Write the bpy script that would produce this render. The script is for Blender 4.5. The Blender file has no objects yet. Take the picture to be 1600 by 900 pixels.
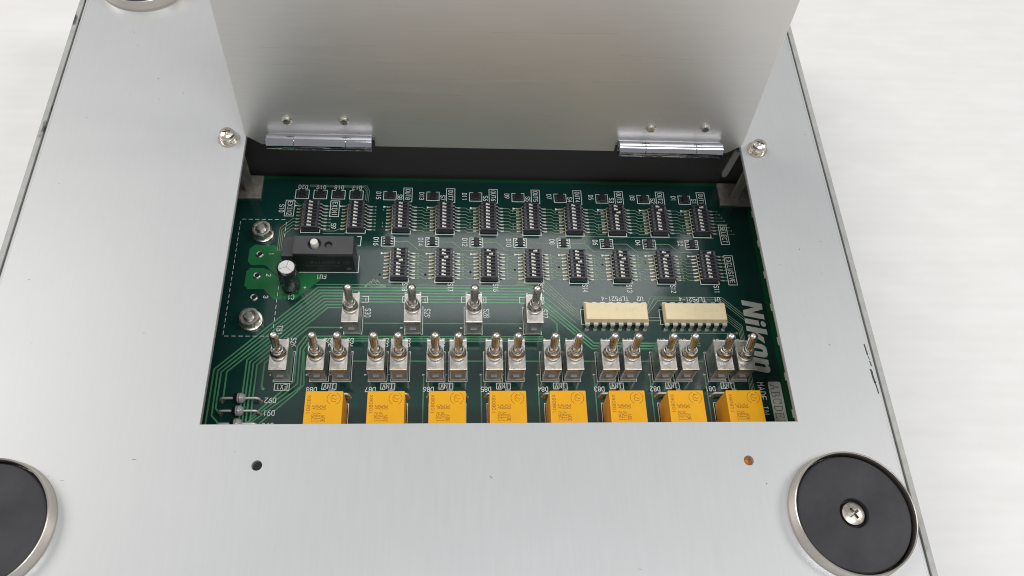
import bpy, bmesh, math, random
from mathutils import Vector, Matrix
random.seed(7)
S = 0.001                                   # every number below is in millimetres
C = bpy.context.scene.collection
SC = bpy.context.scene

# ------------------------------------------------------------------ camera
cam = bpy.data.cameras.new('camera'); camo = bpy.data.objects.new('camera', cam); C.objects.link(camo)
SC.camera = camo
F_PX, PITCH, YAW, ROLL = 1284.3, math.radians(60.725), math.radians(8.771), math.radians(8.078)
CAM = Vector((0.0, -110.0, 220.27))
fwd = Vector((math.sin(YAW)*math.cos(PITCH), math.cos(YAW)*math.cos(PITCH), -math.sin(PITCH)))
rt0 = Vector((math.cos(YAW), -math.sin(YAW), 0)); up0 = rt0.cross(fwd)
rt = math.cos(ROLL)*rt0 + math.sin(ROLL)*up0
up = -math.sin(ROLL)*rt0 + math.cos(ROLL)*up0
m3 = Matrix((rt, up, -fwd)).transposed()
camo.matrix_world = Matrix.Translation(CAM*S) @ m3.to_4x4()
cam.sensor_fit = 'HORIZONTAL'; cam.sensor_width = 36; cam.lens = F_PX/1600*36
cam.clip_start = 0.005; cam.clip_end = 50

# ------------------------------------------------------------------ light: a room with ceiling panels
w = bpy.data.worlds.new('World'); SC.world = w; w.use_nodes = True
bg = w.node_tree.nodes['Background']; bg.inputs[0].default_value = (.97, 0.985, 1.0, 1); bg.inputs[1].default_value = 0.36
def lamp(name, loc, target, sx, sy, power, col):
    l = bpy.data.lights.new(name, 'AREA'); l.shape = 'RECTANGLE'; l.size = sx*S; l.size_y = sy*S; l.energy = power; l.color = col
    o = bpy.data.objects.new(name, l); C.objects.link(o); o.location = Vector(loc)*S
    o.rotation_euler = (Vector(target)-Vector(loc)).to_track_quat('-Z', 'Y').to_euler()
    return o
lamp('ceiling_panel_behind', (310, -570, 2100), (310, -570, 0), 1050, 500, 17, (.93, .97, 1))
lamp('ceiling_panel_left', (-2100, 850, 2100), (-2100, 850, 0), 1900, 1500, 42, (1, .96, .905))
lamp('ceiling_panel_right', (2100, 300, 2100), (2100, 300, 0), 1200, 600, 24, (1, .97, .93))
SC.view_settings.view_transform = 'Standard'; SC.view_settings.look = 'None'
SC.view_settings.exposure = 0.0; SC.view_settings.gamma = 1.0
SC.render.engine = 'CYCLES'
SC.cycles.filter_width = 1.05; SC.cycles.max_bounces = 8; SC.cycles.use_denoising = True

# ------------------------------------------------------------------ materials
def mat(name, col=(.5, .5, .5), rough=.5, metal=0.0, spec=.5, coat=0.0, coat_r=.1, var=0.0, var_scale=400, bump=0.0, bump_scale=2000, stretch=(1, 1, 1), rvar=0.0, dark=None, dark_t=.62, dark_s=300, dark_stretch=(1, 1, 1), aniso=0.0, blot=0.0, blot_scale=25):
    m = bpy.data.materials.new(name); m.use_nodes = True
    nt = m.node_tree; N = nt.nodes; L = nt.links; b = N['Principled BSDF']
    b.inputs['Base Color'].default_value = (*col, 1); b.inputs['Roughness'].default_value = rough
    b.inputs['Metallic'].default_value = metal; b.inputs['Specular IOR Level'].default_value = spec
    b.inputs['Coat Weight'].default_value = coat; b.inputs['Coat Roughness'].default_value = coat_r
    b.inputs['Anisotropic'].default_value = aniso
    tc = N.new('ShaderNodeTexCoord'); mp = N.new('ShaderNodeMapping'); L.new(tc.outputs['Object'], mp.inputs[0]); mp.inputs['Scale'].default_value = stretch
    csock = None
    if var:
        n = N.new('ShaderNodeTexNoise'); n.inputs['Scale'].default_value = var_scale; n.inputs['Detail'].default_value = 6
        L.new(mp.outputs[0], n.inputs[0])
        r = N.new('ShaderNodeMapRange'); r.inputs[1].default_value = .3; r.inputs[2].default_value = .7; r.inputs[3].default_value = 1-var; r.inputs[4].default_value = 1+var
        L.new(n.outputs[0], r.inputs[0])
        mx = N.new('ShaderNodeVectorMath'); mx.operation = 'SCALE'; mx.inputs[0].default_value = col
        L.new(r.outputs[0], mx.inputs['Scale']); csock = mx.outputs[0]
        if rvar:
            r2 = N.new('ShaderNodeMapRange'); r2.inputs[1].default_value = .3; r2.inputs[2].default_value = .7; r2.inputs[3].default_value = rough-rvar; r2.inputs[4].default_value = rough+rvar
            L.new(n.outputs[0], r2.inputs[0]); L.new(r2.outputs[0], b.inputs['Roughness'])
    if blot and csock:
        nb = N.new('ShaderNodeTexNoise'); nb.inputs['Scale'].default_value = blot_scale; nb.inputs['Detail'].default_value = 7; nb.inputs['Roughness'].default_value = .62
        L.new(tc.outputs['Object'], nb.inputs[0])
        rb = N.new('ShaderNodeMapRange'); rb.inputs[1].default_value = .35; rb.inputs[2].default_value = .65; rb.inputs[3].default_value = 1-blot; rb.inputs[4].default_value = 1+blot
        L.new(nb.outputs[0], rb.inputs[0]); mb_ = N.new('ShaderNodeVectorMath'); mb_.operation = 'SCALE'; L.new(csock, mb_.inputs[0]); L.new(rb.outputs[0], mb_.inputs['Scale']); csock = mb_.outputs[0]
    if dark:
        n2 = N.new('ShaderNodeTexNoise'); n2.inputs['Scale'].default_value = dark_s; n2.inputs['Detail'].default_value = 4
        mp2 = N.new('ShaderNodeMapping'); mp2.inputs['Scale'].default_value = dark_stretch; L.new(tc.outputs['Object'], mp2.inputs[0]); L.new(mp2.outputs[0], n2.inputs[0])
        rp = N.new('ShaderNodeMapRange'); rp.inputs[1].default_value = dark_t; rp.inputs[2].default_value = dark_t+.05
        L.new(n2.outputs[0], rp.inputs[0])
        mix = N.new('ShaderNodeMix'); mix.data_type = 'RGBA'; L.new(rp.outputs[0], mix.inputs[0])
        mix.inputs[6].default_value = (*col, 1); mix.inputs[7].default_value = (*dark, 1)
        if csock: L.new(csock, mix.inputs[6])
        csock = mix.outputs[2]
    if csock: L.new(csock, b.inputs['Base Color'])
    if bump:
        n3 = N.new('ShaderNodeTexNoise'); n3.inputs['Scale'].default_value = bump_scale; n3.inputs['Detail'].default_value = 3
        L.new(mp.outputs[0], n3.inputs[0]); bp = N.new('ShaderNodeBump'); bp.inputs['Strength'].default_value = bump; bp.inputs['Distance'].default_value = 0.0001
        L.new(n3.outputs[0], bp.inputs['Height']); L.new(bp.outputs[0], b.inputs['Normal'])
    return m
M = {}
M['plate'] = mat('satin_aluminium', (.575, .58, .583), .42, .32, var=.013, var_scale=90, stretch=(18, 1, 1), rvar=.015, bump=.008, bump_scale=400, blot=.014, blot_scale=28)
M['lid'] = mat('brushed_aluminium', (.83, .81, .78), .44, .88, var=.018, var_scale=40, stretch=(1, 26, 1), rvar=.02, bump=.012, blot=.02, blot_scale=30, bump_scale=200)
M['edge'] = mat('sheared_metal_edge', (.45, .42, .38), .5, .8, var=.2, var_scale=900)
M['rim'] = mat('grey_case_paint', (.42, .42, .40), .45, 0, dark=(.05, .05, .045), dark_t=.64, dark_s=130, dark_stretch=(1, .55, 1), var=.1)
M['black'] = mat('black_inner_paint', (.095, .092, .092), .6, 0, spec=.3)
M['chassis'] = mat('dark_zinc_chassis', (.10, .10, .095), .5, .6, var=.2, var_scale=200)
M['bracket'] = mat('bent_steel_bracket', (.52, .48, .42), .4, .55, var=.18, var_scale=500, rvar=.08, stretch=(1, 1, .3))
M['chrome'] = mat('chrome', (.52, .52, .56), .07, 1, var=.05, var_scale=300)
M['nickel'] = mat('nickel_plating', (.74, .70, .64), .33, 1, var=.10, var_scale=900, rvar=.07)
M['nickel_flat'] = mat('satin_nickel_sheet', (.68, .65, .61), .34, 1, var=.12, var_scale=700, rvar=.08, bump=.15, bump_scale=1500)
M['nickel_shiny'] = mat('bright_nickel', (.73, .70, .66), .29, 1, var=.08, var_scale=1200, rvar=.05)
M['screw'] = mat('zinc_screw', (.76, .71, .64), .27, 1, var=.12, var_scale=1500, rvar=.08)
M['cup'] = mat('nickel_plated_cup', (.74, .69, .62), .24, 1, var=.05, var_scale=80, rvar=.04)
M['oldscrew'] = mat('dull_screw', (.52, .48, .43), .36, 1, var=.2, var_scale=700, rvar=.1)
M['rust'] = mat('rusty_boss', (.62, .24, .05), .55, .2, var=.3, var_scale=900)
M['tin'] = mat('tinned_lead', (.78, .76, .72), .25, 1, var=.1, var_scale=2000)
M['gold'] = mat('tarnished_lead', (.74, .65, .46), .42, .8, var=.15, var_scale=2500)
M['solder'] = mat('solder', (.62, .62, .60), .3, 1, var=.2, var_scale=2500)
M['mask'] = mat('dark_green_solder_mask', (.0055, .040, .032), .15, 0, spec=1.0, dark=(.05, .075, .07), dark_t=.735, dark_s=900, var=.12, var_scale=45, bump=.03, bump_scale=500)
M['copper'] = mat('solder_mask_over_copper', (.022, .17, .055), .18, 0, spec=.55, var=.08, var_scale=200)
M['border'] = mat('solder_mask_over_edge_copper', (.008, .075, .032), .2, 0, spec=.55, var=.08, var_scale=200)
M['trace'] = mat('solder_mask_over_track', (.085, .27, .14), .2, 0, spec=.75, var=.1, var_scale=300)
M['thin'] = mat('fine_track', (.30, .40, .27), .3, 0, spec=.5, var=.1, var_scale=300)
M['pin'] = mat('matt_tinned_pin', (.74, .73, .70), .45, .6, var=.1, var_scale=2000)
M['silk'] = mat('white_silkscreen', (.86, .88, .85), .6, 0, var=.06, var_scale=2500)
M['logo'] = mat('grey_white_silkscreen', (.58, .60, .57), .55, 0, var=.06, var_scale=900)
M['hole'] = mat('drilled_hole', (.004, .004, .004), .8)
M['dip'] = mat('charcoal_switch_plastic', (.050, .050, .060), .42, 0, var=.15, var_scale=1500, bump=.1, bump_scale=5000)
M['dipslot'] = mat('black_switch_slot', (.008, .008, .011), .5)
M['white'] = mat('white_plastic_slider', (.78, .76, .70), .4, 0, var=.05, var_scale=900)
M['ic'] = mat('black_epoxy', (.020, .020, .022), .45, 0, var=.15, var_scale=900)
M['icmark'] = mat('faint_grey_print', (.16, .165, .165), .5)
M['opto'] = mat('cream_epoxy', (.88, .735, .465), .48, 0, var=.03, var_scale=500, bump=.06, bump_scale=3500)
M['optomark'] = mat('faint_tan_print', (.74, .62, .40), .5)
M['relay'] = mat('amber_relay_plastic', (.88, .425, .005), .34, 0, var=.03, var_scale=250, bump=.05, bump_scale=1500)
M['relaymark'] = mat('ochre_relay_print', (.36, .12, .002), .5)
M['greyplastic'] = mat('grey_switch_base', (.40, .39, .375), .45, 0, var=.15, var_scale=900)
M['tab'] = mat('grey_moulded_tab', (.30, .30, .31), .4, 0)
M['rubber'] = mat('charcoal_rubber', (.044, .043, .047), .6, 0, spec=.3, var=.10, var_scale=120, blot=.16, blot_scale=90, bump=.15, bump_scale=2500)
M['fuse'] = mat('dark_grey_breaker_plastic', (.060, .060, .064), .5, 0, var=.1, var_scale=400, bump=.1, bump_scale=4000)
M['sleeve'] = mat('black_capacitor_sleeve', (.016, .017, .02), .22, 0, coat=.3, dark=(.17, .18, .18), dark_t=.60, dark_s=900, dark_stretch=(1, 1, 1.6))
M['stripe'] = mat('pale_blue_capacitor_stripe', (.45, .55, .62), .35)
M['alu'] = mat('bright_aluminium_can_top', (.86, .85, .83), .3, 1, var=.05, var_scale=900)
M['glass'] = mat('grey_glass_diode', (.36, .355, .36), .22, 0, coat=.4, var=.08, var_scale=500)
M['band'] = mat('black_diode_band', (.012, .012, .016), .3)
M['scuff'] = mat('dark_scuff', (.05, .05, .05), .6)
M['scratch'] = mat('pale_scratch', (.62, .61, .58), .5, .2)

def table_mat():
    m = bpy.data.materials.new('white_fluted_plastic_sheet'); m.use_nodes = True; nt = m.node_tree; N = nt.nodes; L = nt.links; b = N['Principled BSDF']
    tc = N.new('ShaderNodeTexCoord')
    b.inputs['Roughness'].default_value = .38
    wv = N.new('ShaderNodeTexWave'); wv.bands_direction = 'Y'; wv.inputs['Scale'].default_value = 70; wv.inputs['Distortion'].default_value = .25; wv.inputs['Detail'].default_value = 1
    L.new(tc.outputs['Object'], wv.inputs[0])
    n = N.new('ShaderNodeTexNoise'); n.inputs['Scale'].default_value = 55; n.inputs['Detail'].default_value = 7
    mp = N.new('ShaderNodeMapping'); mp.inputs['Scale'].default_value = (.8, 1.9, 1); L.new(tc.outputs['Object'], mp.inputs[0]); L.new(mp.outputs[0], n.inputs[0])
    n2 = N.new('ShaderNodeTexNoise'); n2.inputs['Scale'].default_value = 16; n2.inputs['Detail'].default_value = 3
    L.new(mp.outputs[0], n2.inputs[0])
    rp = N.new('ShaderNodeValToRGB'); rp.color_ramp.elements[0].position = .40; rp.color_ramp.elements[0].color = (.870, .850, .828, 1)  # paler patches paint soft glossy reflections into the sheet's colour
    rp.color_ramp.elements[1].position = .68; rp.color_ramp.elements[1].color = (.902, .888, .868, 1)
    L.new(n.outputs[0], rp.inputs[0])
    mul = N.new('ShaderNodeMix'); mul.data_type = 'RGBA'; mul.blend_type = 'MULTIPLY'; mul.inputs[0].default_value = .010
    L.new(rp.outputs[0], mul.inputs[6]); L.new(wv.outputs[0], mul.inputs[7]); L.new(mul.outputs[2], b.inputs['Base Color'])
    r2 = N.new('ShaderNodeMapRange'); r2.inputs[1].default_value = .55; r2.inputs[2].default_value = .72; r2.inputs[3].default_value = .45; r2.inputs[4].default_value = .34
    L.new(n2.outputs[0], r2.inputs[0]); L.new(r2.outputs[0], b.inputs['Roughness'])
    bp = N.new('ShaderNodeBump'); bp.inputs['Strength'].default_value = .02; bp.inputs['Distance'].default_value = .0003
    L.new(wv.outputs[0], bp.inputs['Height']); L.new(bp.outputs[0], b.inputs['Normal'])
    return m
M['table'] = table_mat()

# ------------------------------------------------------------------ mesh helpers
class MB:
    def __init__(s): s.v = []; s.f = []; s.mi = []; s.cur = 0
    def add(s, vs, fs):
        o = len(s.v); s.v += [tuple(p) for p in vs]; s.f += [tuple(i+o for i in f) for f in fs]; s.mi += [s.cur]*len(fs)
    def box(s, x0, x1, y0, y1, z0, z1):
        s.add([(x0, y0, z0), (x1, y0, z0), (x1, y1, z0), (x0, y1, z0), (x0, y0, z1), (x1, y0, z1), (x1, y1, z1), (x0, y1, z1)],
              [(3, 2, 1, 0), (4, 5, 6, 7), (0, 1, 5, 4), (1, 2, 6, 5), (2, 3, 7, 6), (3, 0, 4, 7)])
    def bbox(s, x0, x1, y0, y1, z0, z1, b, top_only=True):
        # box with chamfered vertical and top edges
        def ring(i, z): return [(x0+b+i-b, y0+b, z), (x0+b, y0+i, z), (x1-b, y0+i, z), (x1-i, y0+b, z), (x1-i, y1-b, z), (x1-b, y1-i, z), (x0+b, y1-i, z), (x0+i, y1-b, z)]
        def r2(i, z):
            c = b
            return [(x0+i, y0+c+i*.4, z), (x0+c+i*.4, y0+i, z), (x1-c-i*.4, y0+i, z), (x1-i, y0+c+i*.4, z), (x1-i, y1-c-i*.4, z), (x1-c-i*.4, y1-i, z), (x0+c+i*.4, y1-i, z), (x0+i, y1-c-i*.4, z)]
        rs = [r2(0, z0), r2(0, z1-b), r2(b*.3, z1-b*.3), r2(b, z1)]
        vs = sum(rs, []); fs = [tuple(range(7, -1, -1))]
        for k in range(3):
            for j in range(8): fs.append((k*8+j, k*8+(j+1) % 8, k*8+8+(j+1) % 8, k*8+8+j))
        fs.append(tuple(range(24, 32))); s.add(vs, fs)
    def lathe(s, prof, cx=0, cy=0, n=24, cap0=False, cap1=False, axis=None, org=None):
        vs = []
        for r, z in prof:
            for k in range(n):
                a = 2*math.pi*k/n; vs.append((cx+r*math.cos(a), cy+r*math.sin(a), z))
        if axis is not None:
            q = Vector((0, 0, 1)).rotation_difference(Vector(axis)); o = Vector(org)
            vs = [tuple(q @ Vector(p) + o) for p in vs]
        fs = []
        for i in range(len(prof)-1):
            for k in range(n): fs.append((i*n+k, i*n+(k+1) % n, (i+1)*n+(k+1) % n, (i+1)*n+k))
        if cap0: fs.append(tuple(range(n-1, -1, -1)))
        if cap1: fs.append(tuple(range((len(prof)-1)*n, len(prof)*n)))
        s.add(vs, fs)
    def tube(s, pts, r, n=8):
        pts = [Vector(p) for p in pts]; vs = []; ref = Vector((0.31, .52, .8))
        for i, p in enumerate(pts):
            t = (pts[min(i+1, len(pts)-1)]-pts[max(i-1, 0)]).normalized(); a = t.cross(ref).normalized(); b = t.cross(a)
            for k in range(n):
                an = 2*math.pi*k/n; vs.append(tuple(p+a*r*math.cos(an)+b*r*math.sin(an)))
        fs = []
        for i in range(len(pts)-1):
            for k in range(n): fs.append((i*n+k, (i+1)*n+k, (i+1)*n+(k+1) % n, i*n+(k+1) % n))
        fs.append(tuple(range(n))); fs.append(tuple(range(len(pts)*n-1, (len(pts)-1)*n-1, -1))); s.add(vs, fs)
    def ribbon(s, pts, wd, z):
        closed = len(pts) > 2 and abs(pts[0][0]-pts[-1][0]) < 1e-6 and abs(pts[0][1]-pts[-1][1]) < 1e-6
        P = [Vector(p[:2]) for p in pts]
        if closed: P = P[:-1]
        n = len(P); vs = []; h = wd/2
        for i in range(n):
            a = P[i-1] if (i > 0 or closed) else None; b = P[(i+1) % n] if (i < n-1 or closed) else None
            d1 = (P[i]-a).normalized() if a is not None else None; d2 = (b-P[i]).normalized() if b is not None else None
            if d1 is None: d1 = d2
            if d2 is None: d2 = d1
            n1 = Vector((-d1.y, d1.x)); n2 = Vector((-d2.y, d2.x)); mm = n1+n2
            mm = n1 if mm.length < 1e-4 else mm.normalized(); k = h/max(.45, mm.dot(n1))
            p = P[i].copy()
            if not closed and i == 0: p -= d2*h*.8
            if not closed and i == n-1: p += d1*h*.8
            vs += [(p.x+mm.x*k, p.y+mm.y*k, z), (p.x-mm.x*k, p.y-mm.y*k, z)]
        fs = []
        for i in range(n if closed else n-1):
            j = (i+1) % n; fs.append((2*i, 2*i+1, 2*j+1, 2*j))
        s.add(vs, fs)
    def poly(s, pts, z): s.add([(p[0], p[1], z) for p in pts], [tuple(range(len(pts)))])
    def disc(s, cx, cy, r, z, n=14): s.poly([(cx+r*math.cos(2*math.pi*k/n), cy+r*math.sin(2*math.pi*k/n)) for k in range(n)], z)
    def annulus(s, cx, cy, r0, r1, z, n=16):
        vs = []; fs = []
        for k in range(n):
            a = 2*math.pi*k/n; vs += [(cx+r0*math.cos(a), cy+r0*math.sin(a), z), (cx+r1*math.cos(a), cy+r1*math.sin(a), z)]
            j = (k+1) % n; fs.append((2*k, 2*k+1, 2*j+1, 2*j))
        s.add(vs, fs)
    def mesh(s, name, mats, smooth=0):
        me = bpy.data.meshes.new(name); me.from_pydata([(x*S, y*S, z*S) for x, y, z in s.v], [], s.f)
        for m in (mats if isinstance(mats, (list, tuple)) else [mats]): me.materials.append(M[m])
        if max(s.mi, default=0): me.polygons.foreach_set('material_index', s.mi)
        if smooth:
            me.polygons.foreach_set('use_smooth', [True]*len(me.polygons))
            try: me.set_sharp_from_angle(angle=math.radians(smooth))
            except Exception: pass
        me.update(); return me
    def build(s, name, mats, parent=None, loc=(0, 0, 0), smooth=0):
        return place(name, s.mesh(name, mats, smooth), parent, loc)
def place(name, me, parent=None, loc=(0, 0, 0), rot=None):
    o = bpy.data.objects.new(name, me); C.objects.link(o); o.parent = parent; o.location = Vector(loc)*S
    if rot: o.rotation_euler = rot
    return o
def empty(name, loc=(0, 0, 0), parent=None, label=None):
    o = bpy.data.objects.new(name, None); C.objects.link(o); o.parent = parent; o.location = Vector(loc)*S; o.empty_display_size = .004
    if label: o['label'] = label
    return o
def copy_tree(o, parent, loc=None, label=None):
    c = o.copy(); C.objects.link(c); c.parent = parent
    if loc is not None: c.location = Vector(loc)*S
    if label: c['label'] = label
    for ch in o.children: copy_tree(ch, c)
    return c
def sheet(name, outer, holes, z0, z1, mats, bevel=.15):
    # a flat sheet with cut-outs, from 2D outlines
    cu = bpy.data.curves.new(name, 'CURVE'); cu.dimensions = '2D'; cu.fill_mode = 'BOTH'
    for pts in [outer]+holes:
        sp = cu.splines.new('POLY'); sp.points.add(len(pts)-1); sp.use_cyclic_u = True
        for p, q in zip(sp.points, pts): p.co = (q[0]*S, q[1]*S, 0, 1)
    cu.extrude = ((z1-z0)/2-bevel)*S; cu.bevel_depth = bevel*S; cu.bevel_resolution = 1; cu.offset = -bevel*S
    o = bpy.data.objects.new(name, cu); C.objects.link(o)
    dg = bpy.context.evaluated_depsgraph_get(); me = bpy.data.meshes.new_from_object(o.evaluated_get(dg))
    bpy.data.objects.remove(o); bpy.data.curves.remove(cu)
    me.transform(Matrix.Translation((0, 0, (z0+z1)/2*S)))
    me.materials.clear()
    for m in mats: me.materials.append(M[m])
    return me
def circ(cx, cy, r, n=24): return [(cx+r*math.cos(2*math.pi*k/n), cy+r*math.sin(2*math.pi*k/n)) for k in range(n)]
def cut(me, cutter, name):
    a = bpy.data.objects.new('a', me); b = bpy.data.objects.new('b', cutter); C.objects.link(a); C.objects.link(b)
    md = a.modifiers.new('b', 'BOOLEAN'); md.object = b; md.operation = 'DIFFERENCE'; md.solver = 'EXACT'
    dg = bpy.context.evaluated_depsgraph_get(); r = bpy.data.meshes.new_from_object(a.evaluated_get(dg)); r.name = name
    bpy.data.objects.remove(a); bpy.data.objects.remove(b); return r

# single-line lettering, drawn on a 4 x 6 grid
FONT = {
 'D': [[(0, 0), (0, 6), (2.4, 6), (4, 4.5), (4, 1.5), (2.4, 0), (0, 0)]],
 'S': [[(4, 5), (3.2, 6), (.8, 6), (0, 5), (0, 4), (.8, 3.2), (3.2, 2.8), (4, 2), (4, 1), (3.2, 0), (.8, 0), (0, 1)]],
 'U': [[(0, 6), (0, 1.2), (1, 0), (3, 0), (4, 1.2), (4, 6)]], 'E': [[(4, 6), (0, 6), (0, 0), (4, 0)], [(0, 3), (3.2, 3)]],
 'X': [[(0, 0), (4, 6)], [(0, 6), (4, 0)]], 'I': [[(2, 0), (2, 6)], [(1, 6), (3, 6)], [(1, 0), (3, 0)]], 'N': [[(0, 0), (0, 6), (4, 0), (4, 6)]],
 'V': [[(0, 6), (2, 0), (4, 6)]], 'O': [[(1, 0), (0, 1.2), (0, 4.8), (1, 6), (3, 6), (4, 4.8), (4, 1.2), (3, 0), (1, 0)]],
 'T': [[(2, 0), (2, 6)], [(0, 6), (4, 6)]], 'L': [[(0, 6), (0, 0), (4, 0)]], 'P': [[(0, 0), (0, 6), (3, 6), (4, 5), (4, 3.8), (3, 2.9), (0, 2.9)]],
 'C': [[(4, 5), (3, 6), (1, 6), (0, 4.8), (0, 1.2), (1, 0), (3, 0), (4, 1)]], 'F': [[(4, 6), (0, 6), (0, 0)], [(0, 3), (3.2, 3)]],
 'M': [[(0, 0), (0, 6), (2, 2.6), (4, 6), (4, 0)]], 'A': [[(0, 0), (2, 6), (4, 0)], [(.8, 2), (3.2, 2)]],
 'B': [[(0, 0), (0, 6), (2.8, 6), (3.8, 5.2), (3.8, 3.9), (2.8, 3.1), (0, 3.1)], [(2.8, 3.1), (4, 2.2), (4, 1), (2.9, 0), (0, 0)]],
 '-': [[(.6, 3), (3.4, 3)]], 'H': [[(0, 0), (0, 6)], [(4, 0), (4, 6)], [(0, 3), (4, 3)]],
 '0': [[(1, 0), (0, 1.2), (0, 4.8), (1, 6), (3, 6), (4, 4.8), (4, 1.2), (3, 0), (1, 0)]],
 '1': [[(1, 5), (2, 6), (2, 0)]], '2': [[(0, 5), (1, 6), (3, 6), (4, 5), (4, 3.8), (0, 0), (4, 0)]],
 '3': [[(0, 5), (1, 6), (3, 6), (4, 5), (4, 4), (3, 3.1), (1.4, 3.1)], [(3, 3.1), (4, 2.2), (4, 1), (3, 0), (1, 0), (0, 1)]],
 '4': [[(3, 0), (3, 6), (0, 1.8), (4, 1.8)]], '5': [[(4, 6), (.4, 6), (0, 3.2), (2.8, 3.5), (4, 2.6), (4, 1), (3, 0), (1, 0), (0, .8)]],
 '6': [[(3.6, 6), (1.4, 5), (0, 2.4), (0, 1), (1, 0), (3, 0), (4, 1), (4, 2.4), (3, 3.3), (1, 3.3), (.2, 2.6)]],
 '7': [[(0, 6), (4, 6), (1.4, 0)]], '8': [[(1, 3.1), (.2, 4), (.2, 5.1), (1, 6), (3, 6), (3.8, 5.1), (3.8, 4), (3, 3.1), (1, 3.1)], [(1, 3.1), (0, 2.2), (0, 1), (1, 0), (3, 0), (4, 1), (4, 2.2), (3, 3.1)]],
 '9': [[(.4, 0), (2.6, 1), (4, 3.6), (4, 5), (3, 6), (1, 6), (0, 5), (0, 3.6), (1, 2.7), (3, 2.7), (3.8, 3.4)]],
 '+': [[(2, 1.2), (2, 4.8)], [(.2, 3), (3.8, 3)]], ' ': []}
DIRS = {'D': ((0, -1), (1, 0)), 'U': ((-1, 0), (0, -1)), 'R': ((0, 1), (-1, 0))}
def lettering(mb, s, x, y, d, h, adv, wd, z, cw=.66):
    # x, y: lower-left corner of the first letter in its own reading frame
    u, v = DIRS[d]
    for i, ch in enumerate(s):
        for k, st in enumerate(FONT[ch]):
            pts = [(x+u[0]*(i*adv+a/4*adv*cw)+v[0]*b/6*h, y+u[1]*(i*adv+a/4*adv*cw)+v[1]*b/6*h) for a, b in st]
            mb.ribbon(pts, wd, z+.004*k)
def legend(s, x, y, d, h=1.42, adv=1.06, wd=.18, z=.10, m='silk'):
    mb = MB(); lettering(mb, s, x, y, d, h, adv, wd, z)
    return mb.build('printed_legend', m, BOARD)
def frame_rect(mb, x0, x1, y0, y1, wd, z): mb.ribbon([(x0, y0), (x1, y0), (x1, y1), (x0, y1), (x0, y0)], wd, z)

# ------------------------------------------------------------------ the setting: white sheet under the device
TZ = -38.0
t = MB(); t.add([(-1500, -1200, TZ), (1500, -1200, TZ), (1500, 1800, TZ), (-1500, 1800, TZ)], [(0, 1, 2, 3)])
tb = t.build('table_top', 'table'); tb['kind'] = 'structure'; tb['label'] = 'white fluted plastic sheet covering the table'

# ------------------------------------------------------------------ the case
PZ = 25.0                                                             # top of the aluminium plate
X0, X1, Y0, Y1 = -119.8, 115.6, -112.0, 150.0
OX0, OX1, OY0, OY1 = -60.5, 89.0, -40.3, 49.6
CASE = empty('equipment_case', (0, 0, TZ)); CASE['category'] = 'equipment case'
CASE['label'] = 'grey metal case with satin aluminium plate, raised lid and round rubber feet'
def on_case(o): o.location.z -= TZ*S; return o
holes = [[(OX0, OY0), (OX1, OY0), (OX1, OY1), (OX0, OY1)], circ(-45.7, -50.6, 1.25), circ(74.4, -50.4, 1.25)]
me = sheet('bottom_plate', [(X0+2.9, Y0+1.9), (X1-2.9, Y0+1.9), (X1-2.9, Y1-1.9), (X0+2.9, Y1-1.9)], holes, PZ-1.6, PZ, ['plate'], .06)
for sx, xa in ((1, X0), (-1, X1)):
    re_ = MB()
    pr = [(2.9, 0), (2.6, -.03), (2.35, -.14), (2.1, -.36), (1.9, -.75), (1.85, -1.6)]
    vs = []
    for a, zz in pr: vs += [(xa+sx*a, Y0+1.9, PZ+zz), (xa+sx*a, Y1-1.9, PZ+zz)]
    re_.add(vs, [((2*i, 2*i+1, 2*i+3, 2*i+2) if sx > 0 else (2*i, 2*i+2, 2*i+3, 2*i+1)) for i in range(5)])
    on_case(re_.build('rolled_edge', 'plate', CASE, smooth=60))
plate = on_case(place('bottom_plate', me, CASE))
sh = MB()
for a in ((X0, X0+1.4, Y0, Y1), (X1-1.4, X1, Y0, Y1), (X0+1.4, X1-1.4, Y0, Y0+1.4), (X0+1.4, X1-1.4, Y1-1.4, Y1)): sh.box(*a, TZ+2, PZ-.5)
on_case(sh.build('case_wall', 'rim', CASE))
sh = MB(); sh.box(X0+1.5, X1-1.5, Y0+1.5, Y1-1.5, TZ+2.1, TZ+3.6); on_case(sh.build('case_floor', 'chassis', CASE))
me = sheet('inner_wall', [(-112, -31), (108, -31), (108, 23.2), (-112, 23.2)], [[(90.4, 3.0), (90.75, 2.1), (91.4, 1.75), (92.05, 2.1), (92.4, 3.0), (93.2, 15.6), (91.2, 15.6)]], 0, 1.2, ['black'], .05)
me.transform(Matrix.Translation((0, 56.2*S, 0)) @ Matrix.Rotation(math.pi/2, 4, 'X'))
on_case(place('inner_wall', me, CASE))
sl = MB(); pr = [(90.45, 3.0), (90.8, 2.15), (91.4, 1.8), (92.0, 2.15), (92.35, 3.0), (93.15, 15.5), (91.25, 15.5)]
sl.add([(x, 54.2, zz) for x, zz in pr]+[(x, 57, zz) for x, zz in pr], [tuple(range(7)), tuple(range(13, 6, -1))]+[((i+1) % 7, i, i+7, (i+1) % 7+7) for i in range(7)]); on_case(sl.build('slot_daylight_bar', 'white', CASE))  # added white bar stands in for daylight coming through the wall slot
# holes below the plate show what lies there: the board for the left one, a copper-coloured boss under the right one
bo = MB(); bo.lathe([(2.2, 18), (2.2, 23.3), (1.0, 23.3), (.9, 22.9), (.02, 22.7)], 74.4, -50.4, 20); on_case(bo.build('threaded_boss', 'rust', CASE, smooth=40))

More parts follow.
